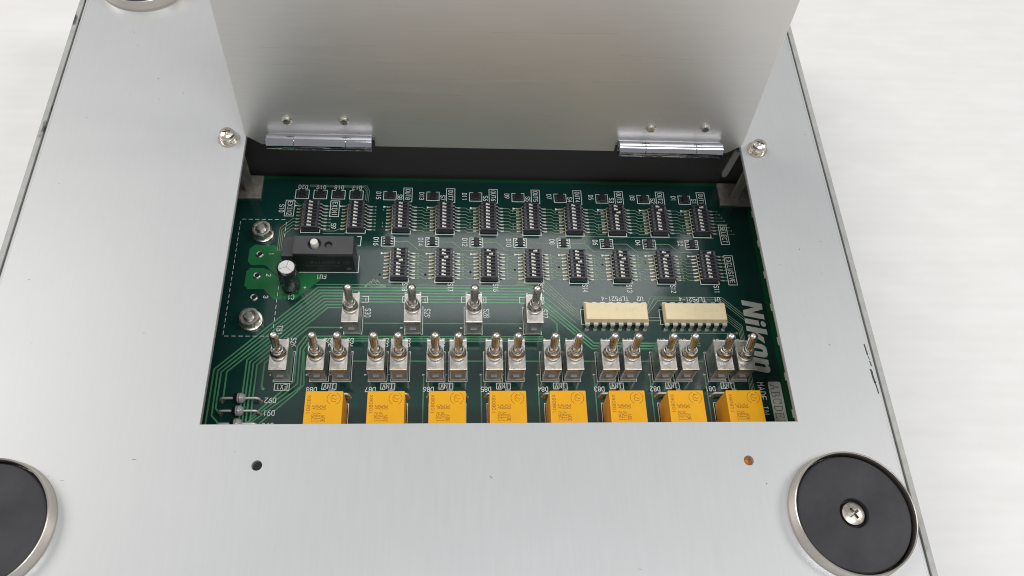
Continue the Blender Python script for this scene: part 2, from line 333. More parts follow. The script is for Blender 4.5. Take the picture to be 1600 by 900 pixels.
def cross_cutter(r, wd, z0, z1):
    a = MB(); a.box(-r, r, -wd, wd, z0, z1); a.box(-wd, wd, -r, -wd+.0, z0, z1); a.box(-wd, wd, wd, r, z0, z1)
    bm = bmesh.new(); vs = []
    pts = [(-r, -wd), (-wd, -wd), (-wd, -r), (wd, -r), (wd, -wd), (r, -wd), (r, wd), (wd, wd), (wd, r), (-wd, r), (-wd, wd), (-r, wd)]
    lo = [bm.verts.new((x*.55*S, y*.55*S, z0*S)) for x, y in pts]; hi = [bm.verts.new((x*S, y*S, z1*S)) for x, y in pts]
    bm.faces.new(lo[::-1]); bm.faces.new(hi)
    for i in range(12): bm.faces.new((lo[i], lo[(i+1) % 12], hi[(i+1) % 12], hi[i]))
    me = bpy.data.meshes.new('c'); bm.to_mesh(me); bm.free(); return me
h = MB(); h.lathe([(0.02, 0), (2.15, 0), (2.25, .3), (2.25, 1.0), (2.0, 1.6), (1.35, 2.0), (.6, 2.15), (.02, 2.17)], n=28)
h.add([], [])
hm = h.mesh('screw_head', 'screw', 35)
head_me = cut(hm, cross_cutter(1.25, .32, 1.0, 2.6), 'screw_head')
head_me.set_sharp_from_angle(angle=math.radians(35))
w1 = MB(); w1.lathe([(1.0, 0), (3.0, 0), (3.15, .12), (3.15, .35), (3.0, .5), (1.0, .5)], n=30); wash_me = w1.mesh('flat_washer', 'screw', 35)
w2 = MB(); w2.lathe([(1.0, 0), (2.25, 0), (2.4, .15), (2.4, .65), (2.25, .8), (1.0, .8)], n=28); spring_me = w2.mesh('spring_washer', 'screw', 35)
for (x, y), rz, lb in (((-65.3, 47.6), .25, 'cross-head screw with washer left of the raised lid'), ((93.9, 47.5), -.5, 'cross-head screw with washer right of the raised lid')):
    e = on_case(empty('plate_screw', (x, y, PZ), CASE, lb))
    place('flat_washer', wash_me, e); place('spring_washer', spring_me, e, (0, 0, .52)); place('screw_head', head_me, e, (0, 0, 1.34), (0, 0, rz))
# feet
rim = MB(); rim.lathe([(14.35, 1.2), (14.4, 3.3), (14.5, 3.6), (14.68, 3.7), (14.86, 3.6), (14.93, 3.3), (15.0, .9), (15.15, .4), (15.4, .15), (15.4, .05), (14.3, .05)], n=128); rim_me = rim.mesh('foot_cup', 'cup', 40)
pad = MB(); pad.lathe([(14.3, .3), (14.0, 1.9), (13.75, 2.35), (13.35, 2.5), (3.95, 2.5), (3.6, 2.4), (3.45, 2.0), (3.45, .5), (.02, .5)], n=128); pad_me = pad.mesh('rubber_pad', 'rubber', 30)
fs = MB(); fs.lathe([(2.9, .6), (2.95, 1.3), (2.7, 1.85), (1.9, 2.2), (.02, 2.35)], n=32, cap0=True)
fs_me = cut(fs.mesh('foot_screw', 'oldscrew', 40), cross_cutter(1.75, .42, 1.2, 3.0), 'foot_screw'); fs_me.set_sharp_from_angle(angle=math.radians(35))
for (x, y), rz, lb in (((97.2, -64.3), .55, 'round black rubber foot in a metal cup beside the right edge'), ((-103.9, -64.2), .2, 'round black rubber foot in a metal cup cut by the bottom left corner'),
                   ((-100.5, 113.8), .9, 'round black rubber foot in a metal cup cut by the top left edge'), ((97.2, 113.8), .4, 'round black rubber foot in a metal cup behind the raised lid')):
    e = on_case(empty('foot', (x, y, PZ), CASE, lb))
    place('foot_cup', rim_me, e); place('rubber_pad', pad_me, e); place('foot_screw', fs_me, e, (0, 0, 0), (0, 0, rz))
# lid: a sheet standing on its hinges, leaning back 7 degrees; local x along the hinge, local y up the sheet
LW0, LW1, LH = -60.3, 88.8, 91.0
hl = [(-53.5, -23.2), (50.0, 81.6)]
out = [(LW0, 2.2), (LW0+.7, 1.0), (LW0+4.2, -1.7), (-54.0, -1.7), (-54.0, 2.5), (-22.8, 2.5), (-22.8, -1.7), (49.6, -1.7), (49.6, 2.5), (82.0, 2.5), (82.0, -1.7), (LW1-4.2, -1.7), (LW1-.7, 1.0), (LW1, 2.2), (LW1, LH-1), (LW1-1, LH), (LW0+1, LH), (LW0, LH-1)]
lm = sheet('lid_panel', out, [], -1.2, 0, ['lid'], .12)
LID = on_case(empty('lid', (0, 47.45, PZ), CASE, 'raised brushed aluminium lid standing open behind the switches'))
LID.rotation_euler = (math.pi/2-math.radians(7.2), 0, 0)
place('lid_panel', lm, LID)
rv = MB(); rv.lathe([(1.5, 0), (1.5, .1), (1.25, .2), (1.22, .7), (1.0, .88), (.02, .92)], n=20); rv_me = rv.mesh('hinge_rivet', 'screw', 35)
for x, yy in ((-47.3, 8.1), (-31.0, 8.4), (59.0, 8.0), (75.3, 8.6)): place('hinge_rivet', rv_me, LID, (x, yy, 0.02))
for (a, b) in hl:
    e = on_case(empty('hinge', ((a+b)/2, 45.1, 27.2), CASE, 'chrome barrel hinge at the '+('left' if a < 0 else 'right')+' foot of the raised lid')); L_ = (b-a)/2
    segs = [(-L_, -L_*.48), (-L_*.48+.04, L_*.5-.04), (L_*.5, L_)] if a < 0 else [(-L_, -L_*.5), (-L_*.5+.06, L_*.48-.04), (L_*.48, L_)]
    for i, (p, q) in enumerate(segs):
        k = MB(); k.lathe([(.6, 0), (2.25, 0), (2.35, .1), (2.35, q-p-.1), (2.25, q-p), (.6, q-p)], n=36, axis=(1, 0, 0), org=(p, 0, 0)); k.build('hinge_knuckle', 'chrome', e, smooth=35)
    lf = MB(); lf.box(-L_+.3, L_-.3, 2.0, 3.3, -1.6, .6); lf.build('hinge_leaf', 'chrome', e)
    lf = MB(); lf.box(-L_+.3, L_-.3, 3.9, 5.0, -1.0, 13.0); o = lf.build('hinge_leaf', 'chrome', e); o.rotation_euler = (-math.radians(7.2), 0, 0)
# scuffs and scratches on the plate and on the lid
sc_ = MB()
for a, b, wd in (((112.0, -18.6), (112.15, -21.6), .4), ((112.2, -22.0), (112.4, -23.0), .22), ((112.3, -23.5), (112.4, -24.8), .32), ((112.0, -26.0), (112.2, -29.5), .55), ((112.2, -29.5), (112.5, -32.6), .36)):
    n = 6; pts = [(a[0]+(b[0]-a[0])*i/n+random.uniform(-.07, .07), a[1]+(b[1]-a[1])*i/n) for i in range(n+1)]; sc_.ribbon(pts, wd, PZ+.012)
for i in range(46):
    x = random.choice([random.uniform(-115, -62), random.uniform(91, 111), random.uniform(-60, 90)]); y = random.uniform(-80, 100)
    if OX0-1 < x < OX1+1 and y > -43: continue
    a = random.uniform(0, 6.28); l = random.uniform(.15, 1.1); sc_.ribbon([(x, y), (x+l*math.cos(a), y+l*math.sin(a)*.6)], random.uniform(.05, .14), PZ+.012)
o = on_case(sc_.build('scuff_marks', 'scuff', CASE)); o['kind'] = 'stuff'
sc_ = MB()
for a, b, wd in (((-12, 24.5), (33, 24.3), .12), ((38, 24.6), (52, 24.9), .1), ((-50, 27.5), (-8, 30.5), .1), ((-46, 22), (4, 18.5), .09), ((4, 18.5), (30, 11), .08), ((-52, 33), (-20, 35), .08), ((45, 34), (66, 33.2), .08), ((60, 14), (66, 9.5), .07), ((72, 13), (77, 9), .07), ((-50, 12), (-40, 9), .1), ((10, 40), (44, 41), .08), ((-44, 44), (-30, 44.5), .07)):
    n = 8; sc_.ribbon([(a[0]+(b[0]-a[0])*i/n, a[1]+(b[1]-a[1])*i/n+random.uniform(-.1, .1)) for i in range(n+1)], wd, .012)
o = sc_.build('scratches', 'scratch', LID); o['kind'] = 'stuff'

# ------------------------------------------------------------------ the circuit board
BX0, BX1, BY0, BY1 = -74.0, 99.7, -70.0, 53.0
BOARD = empty('circuit_board', (0, 0, 0)); BOARD['category'] = 'circuit board'
BOARD['label'] = 'dark green circuit board full of switches and orange relays inside the case'
b = MB(); b.box(BX0, BX1, BY0, BY1, -1.6, 0); b.build('substrate', 'mask', BOARD)
# copper under the mask
cp = MB()
for x0, x1, y0, y1 in ((97.9, 99.68, BY0, 53-.02), (BX0, 97.88, 51.7, 52.98)): cp.poly([(x0, y0), (x1, y0), (x1, y1), (x0, y1)], .02)
cp.build('edge_copper', 'border', BOARD); cp = MB()
cp.poly([(-60.3, 26.6), (-61.7, 25.2), (-61.7, 20.6), (-60.6, 19.4), (-56.4, 19.4), (-51.8, 15.4), (-51.2, 17.6), (-51.0, 23.0), (-54.3, 26.6)], .02)
cp.poly([(-60.7, 18.4), (-61.7, 17.2), (-61.7, 12.2), (-60.6, 11.0), (-55.9, 11.0), (-52.6, 7.6), (-46.2, 7.6), (-37.4, 16.4), (-46, 17.0), (-51.6, 14.9), (-54.7, 17.4), (-56.6, 18.4)], .02)
cp.build('copper_area', 'copper', BOARD)
tr = MB(); z = .035
tw = MB()
def T(pts, wd=.46):
    global z
    z += .00012; (tr if wd < .25 else tw).ribbon(pts, wd, z)
vx = [-66.7, -65.6, -64.6, -63.05, -57.9, -57.0, -56.0, -54.9, -52.85]
for k in range(8):
    y = 11.8-.985*k; cx = -39.9+.5*k; d = cx-y; x = vx[k]; yb = x-d
    if k < 6: xr = 23.0+1.0+(.985*(0-k))*.35; end = [(xr, y)]
    else: end = [(-31.4 if k == 6 else -31.4, y)]
    low = {0: [(x, -60)], 1: [(x+.2, -28.9), (x+2.6, -31.4), (x+2.6, -60)], 2: [(x, -26.8), (x+1.1, -27.9)], 3: [(x+.1, -24.2)]}.get(k, [(x+.12, -60)])
    T(low[::-1]+[(x, yb), (cx, y)]+end)
    if k < 3:
        e = (33.7+1.45*(2-k)*.98); T([(xr, y), (xr+8.6, y-8.6) if 0 else (42.9-.4*k, -6.6-.9*k), (60.5 if k else 75, -6.6-.9*k)])
    elif k == 3: T([(xr, y), (32.0, y-(32.0-xr)), (32.0, -6)])
    elif k < 6: T([(xr, y), (xr+1.2, y-1.2)])
T([(-52.85, -20.5), (-52.85, -13.05), (-41.5, -1.7), (-31.8, -1.7)])
T([(-40.6, 12.8), (24.9, 12.8), (38, 0)], .3)
for i in range(4): T([(20+i*.3, 13.6+i*.55-.25), (26.3+i*.8, 13.6+i*.55-.25), (38.9, 1.2+i*.85)], .17)
for i in range(3): T([(27.5, -4.55-.75*i), (-41.2+.7*i-1.0, -4.55-.75*i), (-44.2+.95*i, -7.9-.55*i), (-44.0+.95*i, -18.6-.9*i), (-54.5-1.2*i, -29.1-1.9*i)] , .42)
T([(-45.4, -20.0), (-50.6, -25.0), (-53.0, -27.5)], .42); T([(-42.1, -9.6), (-41.2, -19.8), (-43.4, -22.4), (-52.6, -31.6)], .42)
T([(-25.8, -.25), (22, -.25)], .42); T([(-27.9, -12.5), (75, -12.5)], .5)
for k in range(8):
    x = -40.55+16.51*k
    if k > 1: T([(x, -17.1), (x, -60)], .36)
for i in range(2): T([(44, -6.6-.75*i), (75, -6.6-.75*i)], .42)
# tracks round the optocouplers
for i in range(3): T([(59.6+.35*i, 4.2-.4*i), (61.6+1.1*i, 9.2-.65*i), (84.2-.3*i, 9.2-.65*i), (90.6, 2.8-1.0*i)], .16)
for i in range(4): T([(84.6, 3.6-.85*i), (88.7-.25*i+.9, -1.2-.35*i) if 0 else (88.6+.42*(3-i)-.8, -.6-.5*i), (88.9+.42*(3-i)-.8, -40)], .15)
T([(66.9, -2.2), (67.9, -3.2), (86.4, -3.2)], .16); T([(59.9, 2.0), (64.2, 2.0)], .2); T([(59.9, 1.0), (64.2, 1.0)], .2)
# S10 / S9 surroundings
for i in range(4): T([(-48.6, 36.6-1.25*i), (-49.6, 36.6-1.25*i), (-53.3+.55*i, 32.9-.7*i), (-53.3+.55*i, 24.5)], .17)
T([(-40, 32.0), (-36.5, 32.0), (-34.8, 32.9), (-33.6, 32.9)], .17); T([(-40, 31.0), (-33.6, 31.0), (-32.8, 31.8)], .17)
T([(-48.5, 42.0), (-50.1, 43.6), (-50.1, 45.0)], .14)
for i in range(3): T([(-45.5+5.7*i*.0, 48.9+.0*i+.35*i), (-28.3+.5*i, 48.9+.35*i), (-27.4+.5*i, 47.6), (-27.6+.5*i, 44.0-.4*i)], .13)
for i in range(4):  T([(-24.6+.75*i, 12.6+.62*i), (-23.5+.75*i, 12.0+.0*i+.62*i-.3*i), (-19.6, 11.9+.3*i)], .15)
DIPX = [-15.76+13.855*k for k in range(8)]
PY = [4.4-1.257*i for i in range(8)]
ROWA, ROWB = 37.03, 19.6
pads = MB(); via = MB(); drill = MB()
for k in range(8):
    for i in range(8):
        ya, yb = ROWA+PY[i], ROWB+PY[i]; c = DIPX[k]
        if k < 7:
            n = DIPX[k+1]; T([(c+4.6, ya), (c+6.6, ya), (c+7.3, ya-.62), (n-3.9, ya-.62)], .15)
            if i: T([(c+2.8, yb+.62), (c+6.6, yb+.62), (c+7.3, yb), (n-4.6, yb)], .14)
        else: T([(c+4.6, ya), (c+6.2+i*.62, ya)], .13); via.annulus(c+6.4+i*.62, ya, .1, .24, .05); T([(c+4.6, yb), (c+6.1, yb)], .13)
        T([(c+4.4, yb), (c+5.4, yb)], .13); via.annulus(c+5.65, yb, .13, .28, .05)
        if i in (1, 5, 6) : via.disc(c-5.9, ya+.1, .2, .05)
    drill.disc(DIPX[k]-5.95+.1, ROWB-(3.2 if k < 1 else 3.2-1.02*k+.9), .36, .052)
    if k < 7: c = DIPX[k]; T([(c-1.8, 28.35), (c+2.6, 28.35), (c+5.6, 25.35), (c+9.4+.1, 25.35)] if k not in (3,) else [(c-1.8, 28.35), (c+6, 28.35), (c+9, 31.0), (85, 31.0)], .16)
for x in (-43.95, -29.85):
    for i in range(8): T([(x+4.5, ROWA+PY[i]), (x+5.6, ROWA+PY[i])], .13); via.annulus(x+5.8, ROWA+PY[i], .12, .26, .05)
for x, y in ((-24.9, 13.0), (-24.2, 13.7), (-23.5, 14.3), (-25.6, 12.3), (-22.4, 14.2), (87, -3.2), (-52.4, -21.0)): via.annulus(x, y, .18, .4, .052)
o = tr.build('fine_tracks', 'thin', BOARD); o['kind'] = 'stuff'
o = tw.build('wide_tracks', 'trace', BOARD); o['kind'] = 'stuff'
o = via.build('via_rings', 'thin', BOARD); o['kind'] = 'stuff'
for x, y in ((-62.0, 49.3), (86.2, 49.1)): drill.disc(x, y, .42, .052)
for x, y in ((-49.9, 9.2), (-49.9, 8.0), (-48.8, 8.0), (-46.5, 8.0), (-45.8, 9.6)): drill.disc(x, y, .22, .053)
o = drill.build('drilled_holes', 'hole', BOARD); o['kind'] = 'stuff'
# plated terminal holes 1, 2, 3
for i, y in enumerate((23.2, 15.7, 8.2)):
    e = MB(); e.lathe([(.6, .06), (.65, .3), (.85, .36), (1.1, .2), (1.25, .06)], -58.45, y, 24); e.cur = 1; e.lathe([(.6, .06), (.02, .06)], -58.45, y, 24)
    e.build('terminal_eyelet', ['solder', 'hole'], BOARD, smooth=40)
    legend('123'[i], -55.6, y+.5, 'D', 1.3, 1.1, .2)
# tiny unetched test dots
# ---- silkscreen outlines (printed lines) and lettering
sk = MB(); SKZ = .085
def box(x0, x1, y0, y1, wd=.2): frame_rect(sk, x0, x1, y0, y1, wd, SKZ)
def tri(x, y, s=.55): sk.poly([(x-s, y-s*.75), (x+s, y), (x-s, y+s*.75)], SKZ)
for k in range(8):
    c = DIPX[k]; n = 8-k
    for row, yy in ((0, ROWA), (1, ROWB)):
        sk.ribbon([(c-2.95, yy+4.9), (c-2.95, yy-5.85), (c+2.95, yy-5.85), (c+2.95, yy-4.6)], .2, SKZ)
        tri(c-5.35, yy+PY[0])
    sk.ribbon([(c+.4, 44.1), (c+.4, 48.95), (c+3.1, 48.95), (c+3.1, 43.5), (c+2.4, 43.5)], .2, SKZ)
    legend('OUT%d' % n, c+1.05, 48.35, 'D', 1.4, 1.08)
    legend('S%d' % n, c-1.5, 46.2, 'D', 1.42, 1.08)
    legend('S%d' % (n+10), c+1.1, 13.3, 'D', 1.5, .95)
    d1, d2 = 2*n-1, 2*n
    legend('D%d' % d1, c-8.35+(.0), 47.2, 'D', 1.42, 1.02); legend('D%d' % d2, c-8.3, 29.7, 'D', 1.46, 1.04)
    box(c-6.0, c-2.0, 44.15, 47.5); box(c-5.95, c-1.9, 26.6, 30.0)
for c, nm, s in ((-43.95, 'EXIN2', 'S10'), (-29.85, 'EXIN1', 'S9')):
    sk.ribbon([(c-2.95, ROWA+4.9), (c-2.95, ROWA-5.75), (c+2.95, ROWA-5.75), (c+2.95, ROWA-4.6)], .2, SKZ); tri(c-5.1, ROWA+PY[0], .45)
    box(c-8.55, c-5.75, 37.4, 43.45); legend(nm, c-7.85, 42.95, 'D', 1.42, 1.1)
legend('S10', -54.3, 41.7, 'D', 1.4, 1.06); legend('S9', -37.65, 34.75, 'D', 1.45, 1.1)
for i, nm in enumerate(('D20', 'D19', 'D18', 'D17')):
    x = -47.65+5.72*i; box(x-2.1, x+2.1, 44.2, 47.55); legend(nm, x+1.45, 49.45, 'U', 1.4, 1.06)
box(87.2, 89.85, 28.65, 36.05); legend('SELECT', 87.8, 35.45, 'D', 1.45, 1.08)
box(87.25, 90.0, 13.65, 24.4); legend('EXCLUSIVE', 87.8, 23.75, 'D', 1.5, 1.07)
# dashed terminal-block outline TB1
def dashes(a, b, n):
    for i in range(n):
        p = [(a[j]+(b[j]-a[j])*(i+.22)/n, a[j]+(b[j]-a[j])*(i+.78)/n) for j in (0, 1)]; sk.ribbon([(p[0][0], p[1][0]), (p[0][1], p[1][1])], .15, SKZ)
dashes((-65.7, 36.0), (-51.6, 36.0), 7); dashes((-65.7, 35.6), (-65.7, -4.5), 20); dashes((-65.7, -4.6), (-51.6, -4.6), 7); dashes((-51.6, 35.6), (-51.6, 27.0), 4); dashes((-51.6, 12.4), (-51.6, -4.4), 8)
legend('TB1', -50.55, -1.2, 'D', 1.5, 1.05)
# fuse, capacitor, optos
sk.ribbon([(-45.9, 16.95), (-28.2, 16.95), (-28.2, 23)], .2, SKZ); sk.ribbon([(-29.2, 30.0), (-28.0, 30.0), (-28.1, 26.6), (-28.9, 26.6)], .2, SKZ); sk.ribbon([(-50.1, 29.4), (-49.2, 29.4)], .2, SKZ)
legend('FU1', -37.8, 16.1, 'U', 1.35, 1.05); legend('C1', -46.7, 9.1, 'U', 1.5, 1.1); legend('+', -43.4, 12.2, 'U', 1.1, 1.0)
for c, nm, xs in ((50.0, 'U2', 59.2), (74.3, 'U1', 83.5)):
    box(c-10.5, c+10.0, -.35, 4.7, .18); legend('TLP521-4', xs-4.6, 9.15, 'U', 1.4, 1.08, .19); legend(nm, xs, 9.15, 'U', 1.4, 1.08, .19)
# toggle outlines
TGX2 = [-28.55+17.68*k for k in range(4)]
TGX3 = [-47.2]+sum([[-37.1+16.51*k, -30.72+16.5*k] for k in range(8)], [])
for i, x in enumerate(TGX2):
    box(x-2.66, x+2.66, -3.85, 5.3, .17); tri(x-3.4, -1.75, .42); legend('S%d' % (30-i), x+3.2, 4.5, 'D', 1.6, 1.02)
    sk.ribbon([(x+2.0, 8.75), (x+3.95, 8.75), (x+3.95, 6.75), (x+2.0, 6.75)], .17, SKZ); sk.ribbon([(x+3.2, 8.2), (x+3.2, 7.2)], .15, SKZ)
    if i: sk.ribbon([(x-2.0, 8.75), (x-3.5, 8.75), (x-3.5, 6.75), (x-2.0, 6.75)], .17, SKZ)
for i, x in enumerate(TGX3):
    box(x-2.66, x+2.66, -18.85, -9.5, .17); tri(x-3.4, -16.75, .42)
    legend('S%d' % (19+(17-i)//1 % 10 if 0 else 26-(i % 8)), x+1.1, -5.2, 'D', 1.4, 1.0)
box(-49.3, -45.2, -21.45, -19.4); legend('EX1', -45.8, -19.75, 'U', 1.35, 1.1)
RX = [-33.5+16.43*k for k in range(8)]
for k in range(8):
    c = -34.1+16.5*k; box(c-2.0, c+1.95, -21.2, -19.4, .18); legend('INV', c+1.35, -19.65, 'U', 1.32, 1.06, .18)
    legend('D8%d' % (8-k), RX[k]-4.05, -20.6, 'U', 1.35, 1.05)
    box(RX[k]-5.25, RX[k]+5.25, -48, -25.6, .17)
for i in range(3): legend('D9%d' % (2-i), -48.5, -23.75-3.7*i, 'U', 1.45, 1.12)
legend('MADE IN', 90.5, -19.3, 'D', 1.8, 1.48, .22)
o = sk.build('printed_outlines', 'silk', BOARD); o['kind'] = 'stuff'
# brand mark, reading down the right edge
def logo_pts(pts): return [(90.25+v, 8.3-(u+.21*v)) for u, v in pts]
def logo_poly(mb, pts, z=.1): mb.poly(logo_pts(pts)[::-1], z)
lg = MB()
logo_poly(lg, [(0, 0), (1.75, 0), (1.75, 3.7), (3.55, 0), (5.45, 0), (5.45, 6.3), (3.7, 6.3), (3.7, 2.7), (1.9, 6.3), (0, 6.3)])
logo_poly(lg, [(6.3, 0), (8.05, 0), (8.05, 4.3), (6.3, 4.3)]); lg.poly([(90.25+v, 8.3-(u+.21*v)) for u, v in [(7.15+.95*math.cos(a*math.pi/9), 5.55+.8*math.sin(a*math.pi/9)) for a in range(18)]], .1)
logo_poly(lg, [(8.9, 0), (10.65, 0), (10.65, 1.7), (11.1, 1.9), (12.1, 0), (14.2, 0), (12.5, 2.75), (13.9, 4.9), (11.9, 4.9), (10.65, 3.2), (10.65, 6.3), (8.9, 6.3)])
def sup(cx, cy, a, b, n=28, e=.62): return [(cx+a*math.copysign(abs(math.cos(2*math.pi*k/n))**e, math.cos(2*math.pi*k/n)), cy+b*math.copysign(abs(math.sin(2*math.pi*k/n))**e, math.sin(2*math.pi*k/n))) for k in range(n)]
oo, oi = logo_pts(sup(16.55, 2.5, 2.25, 2.6)), logo_pts(sup(16.55, 2.5, .5, 1.35))
lg.add([(x, y, .1) for x, y in oo+oi], [(i, (i+1) % 28, 28+(i+1) % 28, 28+i) for i in range(28)])
logo_poly(lg, [(19.3, 0), (21.05, 0), (21.05, 3.5), (21.35, 3.75), (21.75, 3.75), (22.0, 3.5), (22.0, 0), (23.75, 0), (23.75, 3.9), (23.4, 4.6), (22.7, 5.0), (21.8, 4.95), (21.0, 4.4), (21.0, 4.9), (19.3, 4.9)])
lg.build('brand_lettering', 'logo', BOARD)
# serial label ABCDEF: dark serif letters on a pale patch
lb = MB(); x0, x1, y0, y1, r = 93.6, 97.45, -46.0, -19.05, .5
lb.poly([(x0, y0), (x1, y0), (x1, y1-r), (x1-r*.3, y1-r*.3), (x1-r, y1), (x0+r, y1), (x0+r*.3, y1-r*.3), (x0, y1-r)], .1)
lab = lb.build('code_patch', 'logo', BOARD)
SER = {'A': [[(.4, 0), (2, 6), (3.6, 0)], [(1, 2), (3, 2)], [(-.1, 0), (1, 0)], [(3, 0), (4.1, 0)]],
 'B': [[(.7, 0), (.7, 6)], [(0, 6), (2.6, 6), (3.6, 5.3), (3.6, 3.9), (2.6, 3.1), (.7, 3.1)], [(2.6, 3.1), (3.9, 2.3), (3.9, .9), (2.8, 0), (0, 0)]],
 'C': [[(3.8, 6), (3.8, 4.4)], [(3.8, 5), (2.8, 6), (1.4, 6), (.3, 4.8), (.3, 1.2), (1.4, 0), (2.9, 0), (3.9, 1.1)]],
 'D': [[(.7, 0), (.7, 6)], [(0, 6), (2.3, 6), (3.8, 4.7), (3.8, 1.3), (2.3, 0), (0, 0)]],
 'E': [[(.7, 0), (.7, 6)], [(0, 6), (3.7, 6), (3.7, 4.8)], [(0, 0), (3.8, 0), (3.8, 1.3)], [(.7, 3.1), (2.6, 3.1)], [(2.6, 3.8), (2.6, 2.4)]],
 'F': [[(.7, 0), (.7, 6)], [(0, 6), (3.7, 6), (3.7, 4.8)], [(0, 0), (1.7, 0)], [(.7, 3.1), (2.6, 3.1)], [(2.6, 3.8), (2.6, 2.4)]]}
lt = MB()
for i, ch in enumerate('ABCDEF'):
    for k, st in enumerate(SER[ch]): lt.ribbon([(94.25+b/6*2.35, -20.0-2.2*i-a/4*1.55) for a, b in st], .2, .104+.003*k)
lt.build('code_lettering', 'black', lab)
# added white blocks stand in for pale chassis showing through the board's edge slots
ec = MB(); ec.box(-.75, .55, -1.25, 1.25, -1.2, .12); ecm = ec.mesh('edge_gap_block', 'white')
for i in range(9): place('edge_gap_block', ecm, BOARD, (99.95, 40.6-11.6*i, 0))
# steel corner brackets
for sx, x in ((1, -64.2), (-1, 94.2)):
    e = empty('corner_bracket', (x, 48, 0), BOARD, 'bent steel bracket at the far '+('left' if sx > 0 else 'right')+' corner of the board')
    f = MB(); f.bbox(-8 if sx > 0 else -5.2, 3.9 if sx > 0 else 8, -4.4, 4.4, .06, .9, .1); f.build('bracket_foot', 'bracket', e)
    p = MB(); bx, tx = (-.6*sx, .9*sx)
    def quad(x, y, zz, wd): return [(x-wd, y-.5, zz), (x+wd, y-.5, zz), (x+wd, y+.5, zz), (x-wd, y+.5, zz)]
    lo, hi = quad(bx+.9*sx, -1.6, .9, 1.3), quad(tx+1.4*sx, -5.0, 23.3, 1.3)
    p.add(lo+hi, [(3, 2, 1, 0), (4, 5, 6, 7), (0, 1, 5, 4), (1, 2, 6, 5), (2, 3, 7, 6), (3, 0, 4, 7)]); p.build('bracket_post', 'bracket', e)

# ------------------------------------------------------------------ components
ORD = ['first', 'second', 'third', 'fourth', 'fifth', 'sixth', 'seventh', 'eighth']
# DIP switches
def dip_proto():
    e = empty('dip_switch', (0, 0, 0), BOARD)
    d = MB(); d.box(-2.5, 2.5, -5.35, 5.2, .35, 2.05)
    d.cur = 1; d.box(-1.6, 1.75, -4.9, 4.95, 2.05, 2.12); d.cur = 0
    d.box(-2.46, -1.6, -5.3, 5.15, 2.05, 2.5); d.box(1.75, 2.46, -5.3, 5.15, 2.05, 2.5)
    d.box(-1.6, 1.75, -5.3, -4.75, 2.05, 2.5); d.box(-1.6, 1.75, 4.8, 5.15, 2.05, 2.5)
    for i in range(7): y = PY[i]-.628; d.box(-1.6, 1.75, y-.19, y+.19, 2.12, 2.5)
    d.build('housing', ['dip', 'dipslot'], e)
    mk = MB()
    for i in range(8): lettering(mk, str(i+1), -2.3, PY[i]+.25, 'D', .5, .55, .07, 2.51)
    mk.ribbon([(2.0, 4.4), (2.3, 4.4), (2.3, 4.0), (2.0, 4.0), (2.0, 4.4)], .07, 2.51); mk.ribbon([(2.0, 3.6), (2.3, 3.6), (2.0, 3.2), (2.3, 3.2)], .07, 2.51)
    mk.build('position_print', 'tab', e)
    for side, mm in ((-1, 'gold'), (1, 'pin')):
        p = MB(); prof = [(2.45, 1.25), (2.85, 1.25), (3.05, 1.05), (3.3, .45), (3.55, .3), (4.5, .16)]; th = .13
        vs = []
        for x, zz in prof: vs += [(side*x, -.17, zz), (side*x, .17, zz), (side*x, .17, zz-th), (side*x, -.17, zz-th)]
        fs = []
        for i in range(5):
            for j in range(4): q = (i*4+j, i*4+(j+1) % 4, i*4+4+(j+1) % 4, i*4+4+j); fs.append(q if side > 0 else q[::-1])
        fs += [(23, 22, 21, 20), (0, 1, 2, 3)]; p.add(vs, fs); p.cur = 1; p.box(min(side*3.9, side*4.85), max(side*3.9, side*4.85), -.24, .24, .03, .1)
        pm = p.mesh('pin', [mm, 'pin'])
        for i in range(8): place('pin', pm, e, (0, PY[i], 0))
    s = MB(); s.box(-.62, .0, -.3, .3, 2.13, 2.62); s.box(.0, .62, -.24, .2, 2.13, 2.4)
    sm = s.mesh('slider', 'white')
    for i in range(8): place('slider', sm, e, (-.22, PY[i], 0))
    return e
def shift(e, idx):
    sl = [c for c in e.children if c.name.split('.')[0] == 'slider']
    for i in idx: sl[i].location.x = .5*S; sl[i].rotation_euler.z = math.pi
dp = dip_proto(); first = True
flips = {(1, 0): [3], (1, 1): [2], (1, 2): [1], (1, 3): [0], (1, 4): [3], (1, 5): [2], (1, 6): [1], (1, 7): [0], (0, 5): [2], (0, 6): [1], (0, 7): [0]}
for row, yy, base in ((0, ROWA, 8), (1, ROWB, 18)):
    for k in range(8):
        lb_ = 'small black eight-way slide switch block '+('below the OUT%d mark' % (8-k) if row == 0 else 'with S%d printed at its near end' % (18-k))
        if first: e = dp; e.location = Vector((DIPX[k], yy, 0))*S; e['label'] = lb_; first = False; base_e = e
        else: e = copy_tree(base_e, BOARD, (DIPX[k], yy, 0), lb_)
        dip_list = globals().setdefault('dips', {}); dip_list[(row, k)] = e
for x, nm in ((-43.95, 'EXIN2'), (-29.85, 'EXIN1')): copy_tree(base_e, BOARD, (x, ROWA, 0), 'small black eight-way slide switch block right of the %s mark' % nm)
for kk, ids in flips.items(): shift(dips[kk], ids)
